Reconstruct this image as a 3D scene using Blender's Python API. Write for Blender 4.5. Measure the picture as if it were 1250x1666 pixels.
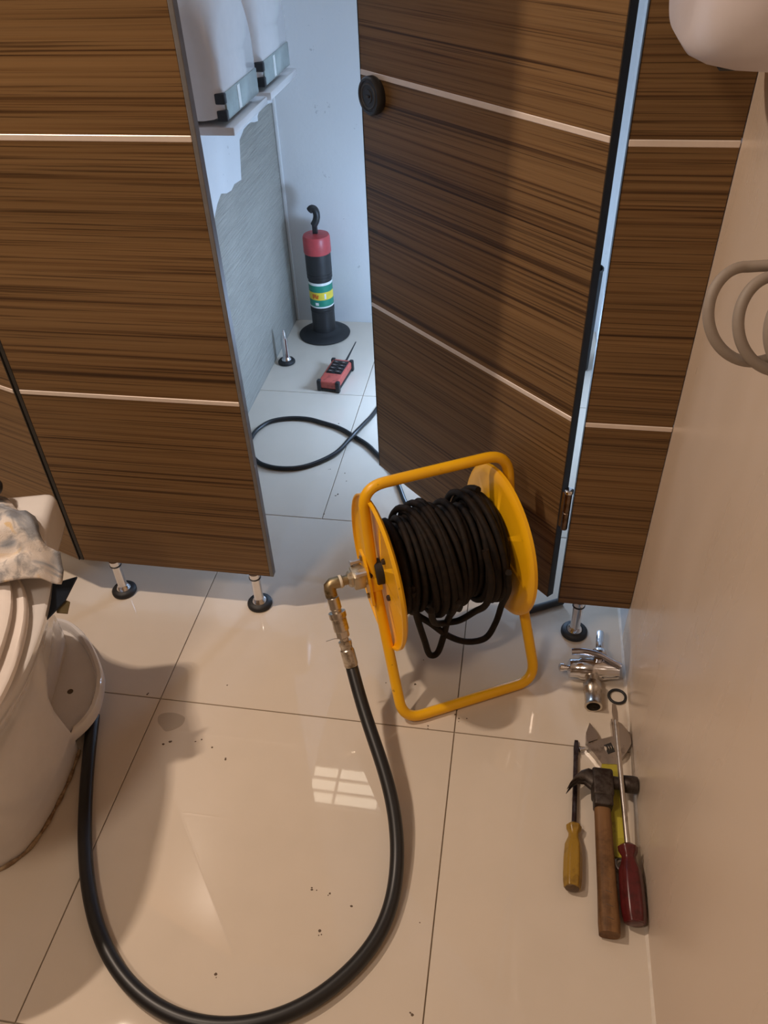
import bpy, bmesh, math, random
from mathutils import Vector, Matrix

for o in list(bpy.data.objects):
    bpy.data.objects.remove(o)
SC = bpy.context.scene
COL = SC.collection
rnd = random.Random(7)
PI = math.pi

# ------------------------------------------------------------------ camera
cam_d = bpy.data.cameras.new('camera')
cam = bpy.data.objects.new('camera', cam_d)
COL.objects.link(cam)
cam_d.sensor_fit = 'VERTICAL'
cam_d.sensor_height = 36.0
cam_d.lens = 1301.04 / 1666 * 36.0
cam_d.clip_start = 0.02
cr, cu, cf = Vector((.9869, .1575, -.0352)), Vector((-.0754, .6429, .7623)), Vector((-.1427, .7496, -.6463))
cam.matrix_world = Matrix(((cr.x, cu.x, -cf.x, 0), (cr.y, cu.y, -cf.y, 0), (cr.z, cu.z, -cf.z, 1.344), (0, 0, 0, 1)))
SC.camera = cam

# ------------------------------------------------------------------ world, lights, exposure
wd = bpy.data.worlds.new('world')
SC.world = wd
wd.use_nodes = True
wd.node_tree.nodes['Background'].inputs[0].default_value = (1, .82, .66, 1)
wd.node_tree.nodes['Background'].inputs[1].default_value = .05
SC.view_settings.view_transform = 'Standard'
SC.view_settings.look = 'None'
SC.view_settings.gamma = 1
SC.view_settings.use_curve_mapping = False
SC.view_settings.exposure = 0.0


def area(name, loc, target, power, col, sx, sy):
    d = bpy.data.lights.new(name, 'AREA')
    d.energy = power
    d.color = col
    d.shape = 'RECTANGLE'
    d.size, d.size_y = sx, sy
    o = bpy.data.objects.new(name, d)
    COL.objects.link(o)
    o.location = loc
    o.rotation_euler = (Vector(target) - Vector(loc)).to_track_quat('-Z', 'Y').to_euler()
    return o


WARM = (1, .80, .64)
for k in (-1, 0, 1):
    area("lamp_strip", (-1.42 + .034 * k, .90 + .030 * k, 2.42), (-1.2, .85, 0), 9.6, WARM, .020, .040)
area('room_light', (-1.05, -.40, 2.42), (-.7, .8, 0), 13, WARM, .30, .30)
DAY = (.45, .66, 1.0)
d = bpy.data.lights.new('work_lamp', 'POINT')
d.energy, d.color, d.shadow_soft_size = 12, DAY, .07
o = bpy.data.objects.new('work_lamp', d)
COL.objects.link(o)
o.location = (-.17, 2.06, .30)
area('daylight_high', (-.02, 2.38, 2.05), (-.78, 2.15, .9), 5.5, DAY, .35, .35)
# ------------------------------------------------------------------ helpers


class MB:
    """collects shapes in one bmesh"""

    def __init__(s):
        s.b = bmesh.new()

    def quadgrid(s, rows, closed=False, cap0=False, cap1=False, mi=0):
        vs = [[s.b.verts.new(p) for p in r] for r in rows]
        n = len(vs[0])
        for i in range(len(vs) - 1):
            for j in range(n if closed else n - 1):
                k = (j + 1) % n
                try:
                    f = s.b.faces.new((vs[i][j], vs[i][k], vs[i + 1][k], vs[i + 1][j]))
                    f.material_index = mi
                except ValueError:
                    pass
        if cap0:
            s.b.faces.new(list(reversed(vs[0]))).material_index = mi
        if cap1:
            s.b.faces.new(vs[-1]).material_index = mi
        return s

    def box(s, x0, x1, y0, y1, z0, z1, bev=0, seg=2, mi=0, M=None):
        t = bmesh.new()
        bmesh.ops.create_cube(t, size=1)
        for v in t.verts:
            v.co = Vector((x0 + (v.co.x + .5) * (x1 - x0), y0 + (v.co.y + .5) * (y1 - y0), z0 + (v.co.z + .5) * (z1 - z0)))
        if bev:
            bmesh.ops.bevel(t, geom=list(t.edges), offset=bev, segments=seg, profile=.5, affect='EDGES')
        s.merge(t, M, mi)
        return s

    def merge(s, t, M=None, mi=0):
        mp = {}
        for v in t.verts:
            mp[v] = s.b.verts.new(M @ v.co if M else v.co)
        for f in t.faces:
            g = s.b.faces.new([mp[v] for v in f.verts])
            g.material_index = mi
        t.free()

    def tube(s, pts, r, n=10, closed=False, mi=0, cap=True):
        pts = [Vector(p) for p in pts]
        m = len(pts)
        rr = r if isinstance(r, (list, tuple)) else [r] * m
        tan = []
        for i in range(m):
            a = pts[(i - 1) % m] if (closed or i > 0) else pts[i]
            b = pts[(i + 1) % m] if (closed or i < m - 1) else pts[i]
            tan.append((b - a).normalized())
        up = Vector((0, 0, 1)) if abs(tan[0].z) < .9 else Vector((1, 0, 0))
        nx = tan[0].cross(up).normalized()
        rows = []
        for i in range(m):
            nx = (nx - tan[i] * nx.dot(tan[i])).normalized()
            ny = tan[i].cross(nx)
            rows.append([pts[i] + (nx * math.cos(2 * PI * k / n) + ny * math.sin(2 * PI * k / n)) * rr[i] for k in range(n)])
        if closed:
            rows.append(rows[0])
        s.quadgrid(rows, True, cap and not closed, cap and not closed, mi)
        return s

    def lathe(s, prof, n=32, M=None, mi=0, cap0=True, cap1=True):
        """prof: (r, z) from bottom to top, around +z, then M"""
        M = M or Matrix()
        rows = [[M @ Vector((r * math.cos(2 * PI * k / n), r * math.sin(2 * PI * k / n), z)) for k in range(n)] for r, z in prof]
        s.quadgrid(rows, True, cap0, cap1, mi)
        return s

    def prism(s, poly, z0, z1, bev=0, M=None, mi=0, seg=1):
        t = bmesh.new()
        vs = [t.verts.new((x, y, z0)) for x, y in poly]
        f = t.faces.new(vs)
        if f.normal.z > 0 or sum(poly[i][0] * poly[(i + 1) % len(poly)][1] - poly[(i + 1) % len(poly)][0] * poly[i][1] for i in range(len(poly))) > 0:
            f.normal_flip()
        r = bmesh.ops.extrude_face_region(t, geom=[f])
        top = [e for e in r['geom'] if isinstance(e, bmesh.types.BMVert)]
        for v in top:
            v.co.z = z1
        if bev:
            ed = [e for e in t.edges if e.verts[0].co.z == z1 and e.verts[1].co.z == z1]
            bmesh.ops.bevel(t, geom=ed, offset=bev, segments=seg, profile=.5, affect='EDGES')
        s.merge(t, M, mi)
        return s

    def build(s, name, mat, parent=None, smooth=35, loc=None):
        me = bpy.data.meshes.new(name)
        bmesh.ops.remove_doubles(s.b, verts=list(s.b.verts), dist=1e-6)
        bmesh.ops.recalc_face_normals(s.b, faces=list(s.b.faces))
        s.b.to_mesh(me)
        s.b.free()
        for m in (mat if isinstance(mat, (list, tuple)) else [mat]):
            me.materials.append(m)
        if smooth:
            for p in me.polygons:
                p.use_smooth = True
            me.set_sharp_from_angle(angle=math.radians(smooth))
        o = bpy.data.objects.new(name, me)
        COL.objects.link(o)
        if parent:
            o.parent = parent
        if loc:
            o.location = loc
        return o


def tag(o, label=None, cat=None, group=None, kind=None):
    for k, v in (('label', label), ('category', cat), ('group', group), ('kind', kind)):
        if v:
            o[k] = v
    return o


def thing(name, label, cat, loc=(0, 0, 0), rz=0, group=None):
    o = bpy.data.objects.new(name, None)
    COL.objects.link(o)
    o.empty_display_size = .05
    o.location = loc
    o.rotation_euler = (0, 0, rz)
    return tag(o, label, cat, group)


def copy_tree(o, parent=None):
    c = o.copy()
    COL.objects.link(c)
    if parent:
        c.parent = parent
    for ch in [x for x in bpy.data.objects if x.parent == o]:
        copy_tree(ch, c)
    return c


def catmull(P, n=8, closed=False):
    P = [Vector(p) for p in P]
    out = []
    m = len(P)
    for i in range(m if closed else m - 1):
        if closed:
            a, b, c, d = P[(i - 1) % m], P[i], P[(i + 1) % m], P[(i + 2) % m]
        else:
            b, c = P[i], P[i + 1]
            a = P[i - 1] if i else b * 2 - c
            d = P[i + 2] if i + 2 < m else c * 2 - b
        for k in range(n):
            t = k / n
            out.append(.5 * (2 * b + (c - a) * t + (2 * a - 5 * b + 4 * c - d) * t * t + (3 * b - a - 3 * c + d) * t ** 3))
    if not closed:
        out.append(P[-1])
    return out


def resample(P, n):
    P = [Vector(p) for p in P]
    L = [0]
    for i in range(len(P) - 1):
        L.append(L[-1] + (P[i + 1] - P[i]).length)
    out, j = [], 0
    for k in range(n):
        d = L[-1] * k / (n - 1)
        while j < len(P) - 2 and L[j + 1] < d:
            j += 1
        t = (d - L[j]) / max(1e-9, L[j + 1] - L[j])
        out.append(P[j].lerp(P[j + 1], min(1, t)))
    return out


def align(p, d):
    """matrix taking +z to direction d, origin to p"""
    return Matrix.Translation(Vector(p)) @ Vector(d).normalized().to_track_quat('Z', 'Y').to_matrix().to_4x4()


# ------------------------------------------------------------------ materials
class Mat:
    def __init__(s, name):
        s.m = bpy.data.materials.new(name)
        s.m.use_nodes = True
        s.t = s.m.node_tree
        s.p = s.t.nodes['Principled BSDF']

    def node(s, ty, **kw):
        n = s.t.nodes.new(ty)
        for k, v in kw.items():
            setattr(n, k, v)
        return n

    def link(s, a, b):
        s.t.links.new(a, b)

    def coords(s, which='Object', scale=(1, 1, 1), rand=False):
        tc = s.node('ShaderNodeTexCoord')
        mp = s.node('ShaderNodeMapping')
        mp.inputs['Scale'].default_value = scale
        s.link(tc.outputs[which], mp.inputs['Vector'])
        if rand:
            oi = s.node('ShaderNodeObjectInfo')
            ml = s.node('ShaderNodeMath', operation='MULTIPLY')
            ml.inputs[1].default_value = 37.0
            s.link(oi.outputs['Random'], ml.inputs[0])
            s.link(ml.outputs[0], mp.inputs['Location'])
        return mp.outputs[0]

    def noise(s, vec, scale, detail=4, rough=.55, dist=0):
        n = s.node('ShaderNodeTexNoise')
        n.inputs['Scale'].default_value = scale
        n.inputs['Detail'].default_value = detail
        n.inputs['Roughness'].default_value = rough
        n.inputs['Distortion'].default_value = dist
        s.link(vec, n.inputs['Vector'])
        return n.outputs['Fac']

    def ramp(s, fac, stops):
        r = s.node('ShaderNodeValToRGB')
        e = r.color_ramp.elements
        while len(e) < len(stops):
            e.new(.5)
        for el, (p, c) in zip(e, stops):
            el.position = p
            el.color = (*c, 1) if len(c) == 3 else c
        s.link(fac, r.inputs[0])
        return r.outputs[0]

    def mix(s, fac, a, b, mode='MIX'):
        m = s.node('ShaderNodeMix', data_type='RGBA', blend_type=mode)
        if isinstance(fac, (int, float)):
            m.inputs[0].default_value = fac
        else:
            s.link(fac, m.inputs[0])
        for i, v in ((6, a), (7, b)):
            if isinstance(v, tuple):
                m.inputs[i].default_value = (*v, 1)
            else:
                s.link(v, m.inputs[i])
        return m.outputs[2]

    def bump(s, fac, strength=.2, dist=.002):
        b = s.node('ShaderNodeBump')
        b.inputs['Strength'].default_value = strength
        b.inputs['Distance'].default_value = dist
        s.link(fac, b.inputs['Height'])
        s.link(b.outputs[0], s.p.inputs['Normal'])

    def set(s, col=None, rough=.5, metal=0, spec=.5, coat=0, ior=None):
        if col is not None:
            if isinstance(col, tuple):
                s.p.inputs['Base Color'].default_value = (*col, 1)
            else:
                s.link(col, s.p.inputs['Base Color'])
        if isinstance(rough, (int, float)):
            s.p.inputs['Roughness'].default_value = rough
        else:
            s.link(rough, s.p.inputs['Roughness'])
        s.p.inputs['Metallic'].default_value = metal
        s.p.inputs['Specular IOR Level'].default_value = spec
        s.p.inputs['Coat Weight'].default_value = coat
        s.p.inputs['Coat Roughness'].default_value = .08
        return s.m


def simple(name, col, rough=.5, metal=0, spec=.5, coat=0, var=0.12, vscale=40, bump=0):
    a = Mat(name)
    n = a.noise(a.coords(), vscale, 4)
    lo = tuple(c * (1 - var) for c in col)
    hi = tuple(min(1, c * (1 + var)) for c in col)
    if bump:
        a.bump(n, bump, .002)
    return a.set(a.ramp(n, [(.3, lo), (.7, hi)]), rough, metal, spec, coat)


def m_wood():
    a = Mat('zebrano_laminate')
    v1 = a.coords('Object', (.5, .5, 125), True)
    v2 = a.coords('Object', (2.2, 2.2, 330), True)
    v3 = a.coords('Object', (.5, .5, 16), True)
    n1 = a.noise(v1, 1.0, 4, .6, .12)
    n2 = a.noise(v2, 1.0, 3, .6, .1)
    n3 = a.noise(v3, 1.0, 3, .5)
    c1 = a.ramp(n1, [(.35, (.060, .029, .010)), (.42, (.150, .080, .030)), (.47, (.190, .108, .043)), (.62, (.215, .126, .053)), (.75, (.180, .100, .041))])
    c2 = a.ramp(n2, [(.36, (.42, .38, .34)), (.455, (.96, .96, .96)), (.7, (1.12, 1.12, 1.12))])
    c3 = a.ramp(n3, [(.3, (.84, .83, .82)), (.7, (1.1, 1.09, 1.08))])
    c = a.mix(1.0, a.mix(1.0, c1, c2, 'MULTIPLY'), c3, 'MULTIPLY')
    a.bump(n1, .10, .0005)
    return a.set(c, .45, 0, .3)


def m_floor():
    a = Mat('polished_cream_tile')
    n = a.noise(a.coords('Object', (1, 1, 1), True), 2.2, 3)
    n2 = a.noise(a.coords('Object', (1, 1, 1), True), 14, 4)
    c = a.mix(.35, a.ramp(n, [(.3, (.66, .575, .475)), (.7, (.70, .61, .505))]), a.ramp(n2, [(.3, (.64, .56, .46)), (.7, (.70, .61, .505))]))
    r = a.ramp(n2, [(.3, (.015, .015, .015)), (.75, (.035, .035, .035))])
    return a.set(c, r, 0, .5)


def m_wall_tile():
    a = Mat('polished_beige_wall')
    v = a.coords('Object', (1, 1, .6))
    n = a.noise(v, 2.5, 3)
    n2 = a.noise(a.coords('Object', (1, 1.6, .35)), 5, 3)
    c = a.mix(.4, a.ramp(n, [(.3, (.64, .52, .405)), (.7, (.69, .56, .44))]), a.ramp(n2, [(.3, (.64, .52, .405)), (.75, (.70, .57, .455))]))
    r = a.ramp(n2, [(.3, (.22, .22, .22)), (.75, (.36, .36, .36))])
    return a.set(c, r, 0, .5)


def m_plaster(name, col, scale=60, strength=.25):
    a = Mat(name)
    v = a.coords('Object', (1, 1, 1))
    n = a.noise(v, scale, 5, .6)
    n2 = a.noise(v, 3, 3)
    n3 = a.noise(a.coords('Object', (1, 1, 1)), 26, 6, .7)
    pit = a.ramp(n3, [(.665, (1, 1, 1)), (.69, (.74, .74, .74))])
    c = a.mix(1.0, a.ramp(n2, [(.3, tuple(x * .92 for x in col)), (.7, col)]), pit, 'MULTIPLY')
    a.bump(n, strength, .003)
    return a.set(c, .6, 0, .3)


def m_cement():
    a = Mat('rough_trowelled_cement')
    tc = a.node('ShaderNodeTexCoord')
    mp = a.node('ShaderNodeMapping')
    mp.inputs['Rotation'].default_value = (.62, 0, 0)
    mp.inputs['Scale'].default_value = (1, 3, 60)
    a.link(tc.outputs['Object'], mp.inputs['Vector'])
    n = a.noise(mp.outputs[0], 3, 6, .65, .6)
    n2 = a.noise(a.coords(), 4, 4)
    c = a.mix(.5, a.ramp(n, [(.3, (.28, .27, .235)), (.6, (.42, .40, .35))]), a.ramp(n2, [(.3, (.34, .325, .285)), (.7, (.46, .44, .39))]))
    a.bump(n, .9, .006)
    return a.set(c, .85, 0, .2)


def m_yellow():
    a = Mat('worn_yellow_paint')
    n = a.noise(a.coords(), 38, 6, .7)
    n2 = a.noise(a.coords(), 7, 3)
    base = a.ramp(n2, [(.3, (.86, .43, .004)), (.7, (.95, .51, .007))])
    dirt = a.ramp(n, [(.26, (.12, .06, .015)), (.34, (1, 1, 1))])
    c = a.mix(1.0, base, dirt, 'MULTIPLY')
    a.bump(n, .08, .001)
    return a.set(c, .36, 0, .5)


def m_towel():
    a = Mat('printed_grey_floral_towel')
    v = a.coords()
    n = a.noise(v, 15, 3, .5, .8)
    n2 = a.noise(v, 24, 4, .6, .5)
    n3 = a.noise(v, 700, 2)
    c = a.ramp(n, [(.40, (.20, .22, .26)), (.47, (.38, .40, .44)), (.54, (.70, .65, .61)), (.62, (.74, .67, .61)), (.67, (.72, .55, .34))])
    c = a.mix(a.ramp(n2, [(.50, (0, 0, 0)), (.62, (.8, .8, .8))]), c, (.25, .25, .26))
    a.bump(n3, .5, .002)
    return a.set(c, .95, 0, .1)


def m_handle_wood():
    a = Mat('worn_hammer_wood')
    n = a.noise(a.coords('Object', (60, 4, 60)), 1.5, 5)
    n2 = a.noise(a.coords(), 18, 5, .7)
    c = a.mix(1.0, a.ramp(n, [(.3, (.13, .060, .022)), (.7, (.25, .13, .052))]), a.ramp(n2, [(.32, (.4, .38, .35)), (.55, (1, 1, 1))]), 'MULTIPLY')
    a.bump(n, .2, .001)
    return a.set(c, .6, 0, .3)


def m_worn(name, col, dirt=(.1, .05, .02), rough=.35, scale=45, th=.36, metal=0):
    a = Mat(name)
    n = a.noise(a.coords(), scale, 6, .7)
    c = a.mix(a.ramp(n, [(th, (1, 1, 1)), (th + .16, (0, 0, 0))]), col, dirt)
    a.bump(n, .15, .001)
    return a.set(c, rough, metal, .5)


WOOD = m_wood()
FLOOR = m_floor()
GROUT = simple('dark_grout', (.33, .27, .20), .9)
WALLT = m_wall_tile()
WALLD = simple('low_bounce_wall', (.24, .18, .13), .3)  # made-up dark colour for the unseen walls, cuts their bounced light
WHITEW = m_plaster('white_painted_plaster', (.74, .74, .73), 70, .2)
PEEL = m_plaster('peeling_white_paint', (.76, .76, .76), 30, .12)
CEMENT = m_cement()
CEIL = simple('white_ceiling', (.75, .73, .70), .8)
STRIP = simple('pale_metal_strip', (.80, .70, .62), .35, .15, var=.04)
EDGEG = simple('grey_edge_band', (.16, .16, .165), .5)
EDGEK = simple('dark_edge_band', (.022, .020, .018), .5)
BLACKP = simple('black_plastic', (.018, .018, .019), .45)
RUBBER = simple('black_rubber', (.015, .015, .016), .55, bump=.1)
HOSEK = simple('black_hose_rubber', (.012, .012, .013), .38)
HOSEB = m_worn('dirty_brown_black_hose', (.016, .0095, .0055), (.007, .005, .004), .7, 70, .42)
HOSEB.node_tree.nodes['Principled BSDF'].inputs['Specular IOR Level'].default_value = .22
CHROME = simple('chrome', (.78, .78, .80), .12, 1, var=.04)
STEEL = m_worn('worn_bright_steel', (.62, .58, .54), (.25, .21, .18), .32, 30, .3, 1)
NICKEL = m_worn('nickel_fitting', (.62, .57, .50), (.28, .22, .15), .32, 60, .34, 1)
BRASS = m_worn('tarnished_brass', (.36, .28, .16), (.12, .09, .05), .42, 60, .34, 1)
CAST = m_worn('cast_zinc', (.55, .48, .36), (.3, .25, .17), .4, 50, .3, .85)
DARKI = m_worn('dark_worn_iron', (.085, .070, .060), (.035, .022, .016), .48, 40, .42, .6)
SHAFTD = m_worn('blackened_steel', (.10, .085, .09), (.05, .03, .03), .35, 60, .4, .8)
YELLOW = m_yellow()
CERAM = simple('white_ceramic', (.72, .69, .67), .10, 0, .5, .4, var=.02)
SEATM = simple('white_seat_plastic', (.80, .73, .68), .25, var=.02)
DIRTY = m_worn('old_silicone_bead', (.40, .29, .17), (.20, .12, .06), .7, 60, .42)
TOWEL = m_towel()
NAVY = simple('navy_cloth', (.022, .035, .06), .9)
OLIVE = simple('olive_cloth', (.20, .16, .08), .9)
REDP = simple('red_plastic', (.50, .065, .070), .4)
REDH = m_worn('dark_red_handle', (.095, .010, .011), (.05, .006, .006), .28, 50, .36)
REDR = m_worn('faded_red_remote', (.52, .10, .075), (.25, .05, .04), .45, 60, .3)
AMBER = m_worn('amber_yellow_handle', (.33, .19, .022), (.20, .11, .015), .3, 50, .34)
LIME = m_worn('yellow_green_grip', (.42, .36, .035), (.22, .16, .03), .45, 40, .3)
HWOOD = m_handle_wood()
GREYT = simple('grey_tube', (.27, .225, .185), .55, var=.06)
PINKW = simple('white_shell', (.66, .60, .60), .35, var=.02)
LABG = simple('label_green', (.02, .24, .16), .4)
LABY = simple('label_yellow', (.80, .62, .06), .4)
LABW = simple('label_white', (.82, .84, .80), .4)
LABO = simple('label_orange', (.62, .16, .02), .4)
BANDM = simple('grey_green_band', (.36, .42, .40), .25, .2, var=.25, vscale=14)
SEAL = simple('white_sealant', (.74, .66, .56), .5)
SPECK = simple('dark_dirt', (.13, .09, .06), .9)
BUTTON = simple('pale_button_print', (.42, .36, .34), .5)

# ------------------------------------------------------------------ the setting
XW, YP, ZB, YB, XL = .2822, 1.1934, .1013, 2.60, -.786
fl = MB().box(-2.5, XW, -1.7, YB + .1, -.03, -.0035).build('floor', GROUT)
tag(fl, kind='structure')
tile_me = {}
gx_room = [-2.476, -1.872, -1.267, -.6622, -.0548, XW]
gy = [-1.471, -.874, -.277, .320, .9171, 1.5136, 2.1097, YB]
gx_cub = [-2.476, -1.661, -1.057, -.452, .152, XW]
for j in range(len(gy) - 1):
    gx = gx_cub if gy[j] > 1.4 else gx_room
    for i in range(len(gx) - 1):
        w, h = gx[i + 1] - gx[i] - .0022, gy[j + 1] - gy[j] - .0022
        key = (round(w, 3), round(h, 3))
        if key not in tile_me:
            o = MB().box(-w / 2, w / 2, -h / 2, h / 2, -.006, 0, .0006, 1).build('tile', FLOOR, fl, 0)
            tile_me[key] = o.data
        else:
            o = bpy.data.objects.new('tile', tile_me[key])
            COL.objects.link(o)
            o.parent = fl
        o.location = ((gx[i] + gx[i + 1]) / 2, (gy[j] + gy[j + 1]) / 2, 0)

wr = tag(MB().box(XW, XW + .08, -1.7, 1.2034, -.02, 2.5).build('wall_right', WALLT, None, 0), kind='structure')
MB().box(XW, XW + .08, 1.2034, YB + .1, -.02, 2.5).build('painted_section', WHITEW, wr, 0)
tag(MB().box(-2.5, XW + .08, YB, YB + .1, -.02, 2.5).build('wall_back', WHITEW, None, 0), kind='structure')
wl = tag(MB().box(XL - .07, XL, 1.45, YB, -.02, 2.05).build('wall_left', CEMENT, None, 0), kind='structure')
tag(MB().box(-2.58, -2.5, -1.7, YB + .1, -.02, 2.5).build('wall_far_left', WALLD, None, 0), kind='structure')
tag(MB().box(-2.58, XW + .08, -1.78, -1.7, -.02, 2.5).build('wall_front', WALLD, None, 0), kind='structure')
tag(MB().box(-2.58, XW + .08, -1.78, YB + .1, 2.5, 2.56).build('ceiling', CEIL, None, 0), kind='structure')
# sealant bead at the foot of the right wall
seal = MB()
rows = []
for k in range(45):
    y = -1.2 + k * (1.2 + 1.19 + .9) / 44
    w = .0045 + .0012 * math.sin(k * 2.1)
    rows.append([(XW - w, y, 0), (XW - w * .55, y, w * .55), (XW, y, w), (XW, y, 0)])
tag(seal.quadgrid(rows, True, True, True).build('trim_1', SEAL), kind='structure')
# remnant of white paint on the cement wall: ragged lower edge
edge = [(1.46, .30), (1.62, .36), (1.78, .45), (1.90, .53), (1.969, .61), (2.001, .6287), (2.0376, .6414), (2.08, .628), (2.1194, .6225), (2.1477, .6297), (2.2095, .6215),
        (2.2243, .668), (2.2423, .7172), (2.2907, .732), (2.33, .7335), (2.3612, .7317), (2.39, .724), (2.4258, .7179), (2.428, .73), (2.455, .742), (2.55, .735), (2.605, .727), (2.61, .706), (2.632, .71)]
edge = [(min(y, YB - .002), z) for y, z in edge]
poly = [(y, z) for y, z in edge if y < YB - .001] + [(YB - .001, .712), (YB - .001, 2.04), (1.46, 2.04)]
M_yz = Matrix(((0, 0, 1, XL - .001), (1, 0, 0, 0), (0, 1, 0, 0), (0, 0, 0, 1)))
MB().prism(poly, 0, .0045, 0, M_yz).build('peeling_paint', PEEL, wl, 0)
# corner cove strip at the back-left corner
tag(MB().box(XL, XL + .012, YB - .010, YB, 0, 2.0, .004, 2).build('trim_2', WHITEW), kind='structure')

# ------------------------------------------------------------------ partition panels, doors
ZS = [ZB, .5497, 1.0109, 1.472, 2.2]  # unseen top height raised so the boards block more room light


def boards(parent, x0, x1, y0, th, strips=True):
    """boards and inlay strips along local x, front face at local y0"""
    for k in range(4):
        MB().box(x0, x1, y0, y0 + th, ZS[k] + (.004 if k else 0), ZS[k + 1] - (.004 if k < 3 else 0), .0008, 1).build('board', WOOD, parent, 0)
        if k < 3:
            MB().box(x0, x1, y0 - .0012, y0 + th * .5, ZS[k + 1] - .0047, ZS[k + 1] + .0047, .001, 1).build('inlay_strip', STRIP, parent, 0)


def make_foot(parent, x, y, ztop=ZB, name='foot'):
    f = MB().lathe([(.0175, .010), (.0165, .015), (.012, .021), (.0105, .024), (.0105, ztop - .012), (.0125, ztop - .011), (.0125, ztop)], 24).build(name, CHROME, parent, 40, (x, y, 0))
    MB().lathe([(.024, 0), (.0285, .002), (.0285, .007), (.025, .0115), (.0178, .0135), (.0172, .0115)], 28).build('rubber_base', RUBBER, f, 40)
    MB().lathe([(.0118, ztop - .016), (.0135, ztop - .015), (.0135, ztop - .012), (.0118, ztop - .011)], 24).build('ring', BLACKP, f, 40)
    return f


pl = thing('partition_panel', 'wide dark-striped wooden partition panel left of the opening, on two chrome feet', 'partition', (-.7095, YP, 0))
boards(pl, -.2205, .2196, 0, .016)
MB().box(.2196, .2276, -.0006, .0166, ZB, 2.2, .001, 1).build('edge_band', EDGEG, pl, 0)
tag(MB().box(-.229, -.2205, -.0006, .020, ZB, 2.2, .001, 1).build('edge_band', EDGEK, pl, 0), 'black strip in the gap to the far left door')  # black strip closing the gap towards the neighbour door
make_foot(pl, -.1517, .008)
make_foot(pl, .1803, .008)

pr_ = thing('partition_panel', 'narrow dark-striped wooden partition panel between the open door and beige wall', 'partition', (.209, YP, 0))
boards(pr_, -.0731, .0722, 0, .016)
MB().box(-.0741, -.0731, -.0004, .0164, ZB, 2.2).build('edge_band', EDGEK, pr_, 0)
make_foot(pr_, -.029, .012)

# open door, hinged at the right
DA = math.atan2(.72, -.69)
dh = Vector((.1131, 1.2068, 0))
ddir = Vector((-.3147 - .1131, 1.6235 - 1.2068, 0)).normalized()
door = thing('cubicle_door', 'dark-striped wooden cubicle door standing open behind the yellow reel', 'door', dh, math.atan2(-ddir.y, -ddir.x))
# local x points from free edge to hinge; free edge at x=-.597; front face at y=0, body behind (+y)
boards(door, -.597, -.0012, 0, .016)
MB().box(-.0012, .0008, -.0006, .0168, ZB, 2.2, .0006, 1).build('edge_band', EDGEK, door, 0)
MB().box(-.5985, -.597, -.0004, .0164, ZB, 2.2).build('edge_band', EDGEK, door, 0)
kx = -.553
Mk = align((kx, 0, .979), (0, -1, 0))
kn = MB().lathe([(.031, 0), (.033, .004), (.033, .014), (.030, .018), (.026, .0185), (.0245, .0165), (.012, .0165), (.011, .018), (.002, .018)], 40, Mk).build('latch_knob', BLACKP, door, 40)
tag(MB().lathe([(.0225, .0166), (.0215, .0178), (.0200, .0178), (.0190, .0166)], 40, Mk, 0, False, False).build('indicator_ring', simple('dark_grey_print', (.06, .06, .06), .5), kn, 40), 'dark grey ring')
MB().box(kx - .006, kx + .006, -.0205, -.016, .977, .981, .001, 1).build('slot', EDGEK, kn, 0)
MB().box(-.597, -.50, .016, .030, .93, 1.03, .004, 2).build('latch_box', BLACKP, door)
hg = MB().lathe([(.0062, .302), (.0068, .304), (.0068, .343), (.0058, .344), (.0058, .3465), (.0068, .3475), (.0068, .388), (.0062, .390)], 20, Matrix.Translation((.0135, .004, 0))).build('hinge', m_worn('brown_steel_hinge', (.22, .16, .12), (.1, .07, .05), .3, 60, .4, 1), door, 40)
MB().lathe([(.0075, .3905), (.0085, .392), (.0085, .398), (.006, .400)], 20, Matrix.Translation((.0135, .004, 0))).build('hinge_cap', CHROME, hg, 40)
MB().box(-.004, .0135, .001, .0035, .304, .388).build('hinge_leaf', STEEL, hg, 0)

# neighbour cubicle door on the far left, standing ajar inwards
nd = thing('cubicle_door', 'wooden cubicle door at the far left edge, angled behind the pale tank', 'door', (-.9420, 1.1925, 0), math.radians(-20))
boards(nd, -.60, -.001, 0, .016)
MB().box(-.001, .0008, -.0004, .0166, ZB, 2.2).build('edge_band', EDGEK, nd, 0)

# ------------------------------------------------------------------ toilet
toi = thing('toilet', 'white floor-standing ceramic toilet cut off by the left edge', 'toilet', (-.855, .522, 0), math.radians(16))
fl_front = [(0, -.014), (.022, -.009), (.049, .001), (.074, .016), (.0915, .032), (.111, .068), (.1265, .115), (.140, .17), (.147, .226)]
fl_rear = [(.147, .226), (.168, .250), (.184, .285), (.187, .337), (.179, .386), (.146, .4585), (.105, .514), (.065, .540), (0, .550)]
ped = [(.147, .226), (.118, .229), (.092, .234), (.084, .252), (.084, .32), (.087, .372), (.088, .42), (.090, .465), (.080, .500), (.050, .516), (0, .522)]
midr = [(.131, .222), (.140, .245), (.139, .275), (.136, .308), (.131, .35), (.125, .40), (.112, .450), (.085, .482), (.045, .492), (0, .495)]
rimf = [(0, -.125), (.05, -.117), (.10, -.090), (.15, -.035), (.178, .03), (.197, .10), (.2035, .16), (.2045, .20), (.204, .226)]
rimr = [(.204, .226), (.2025, .26), (.199, .30), (.194, .34), (.187, .38), (.172, .412), (.14, .43), (.08, .436), (0, .437)]
NF, NR = 26, 30


def sm(P, n):
    return resample(catmull([(x, y, 0) for x, y in P], 6), n)


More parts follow.
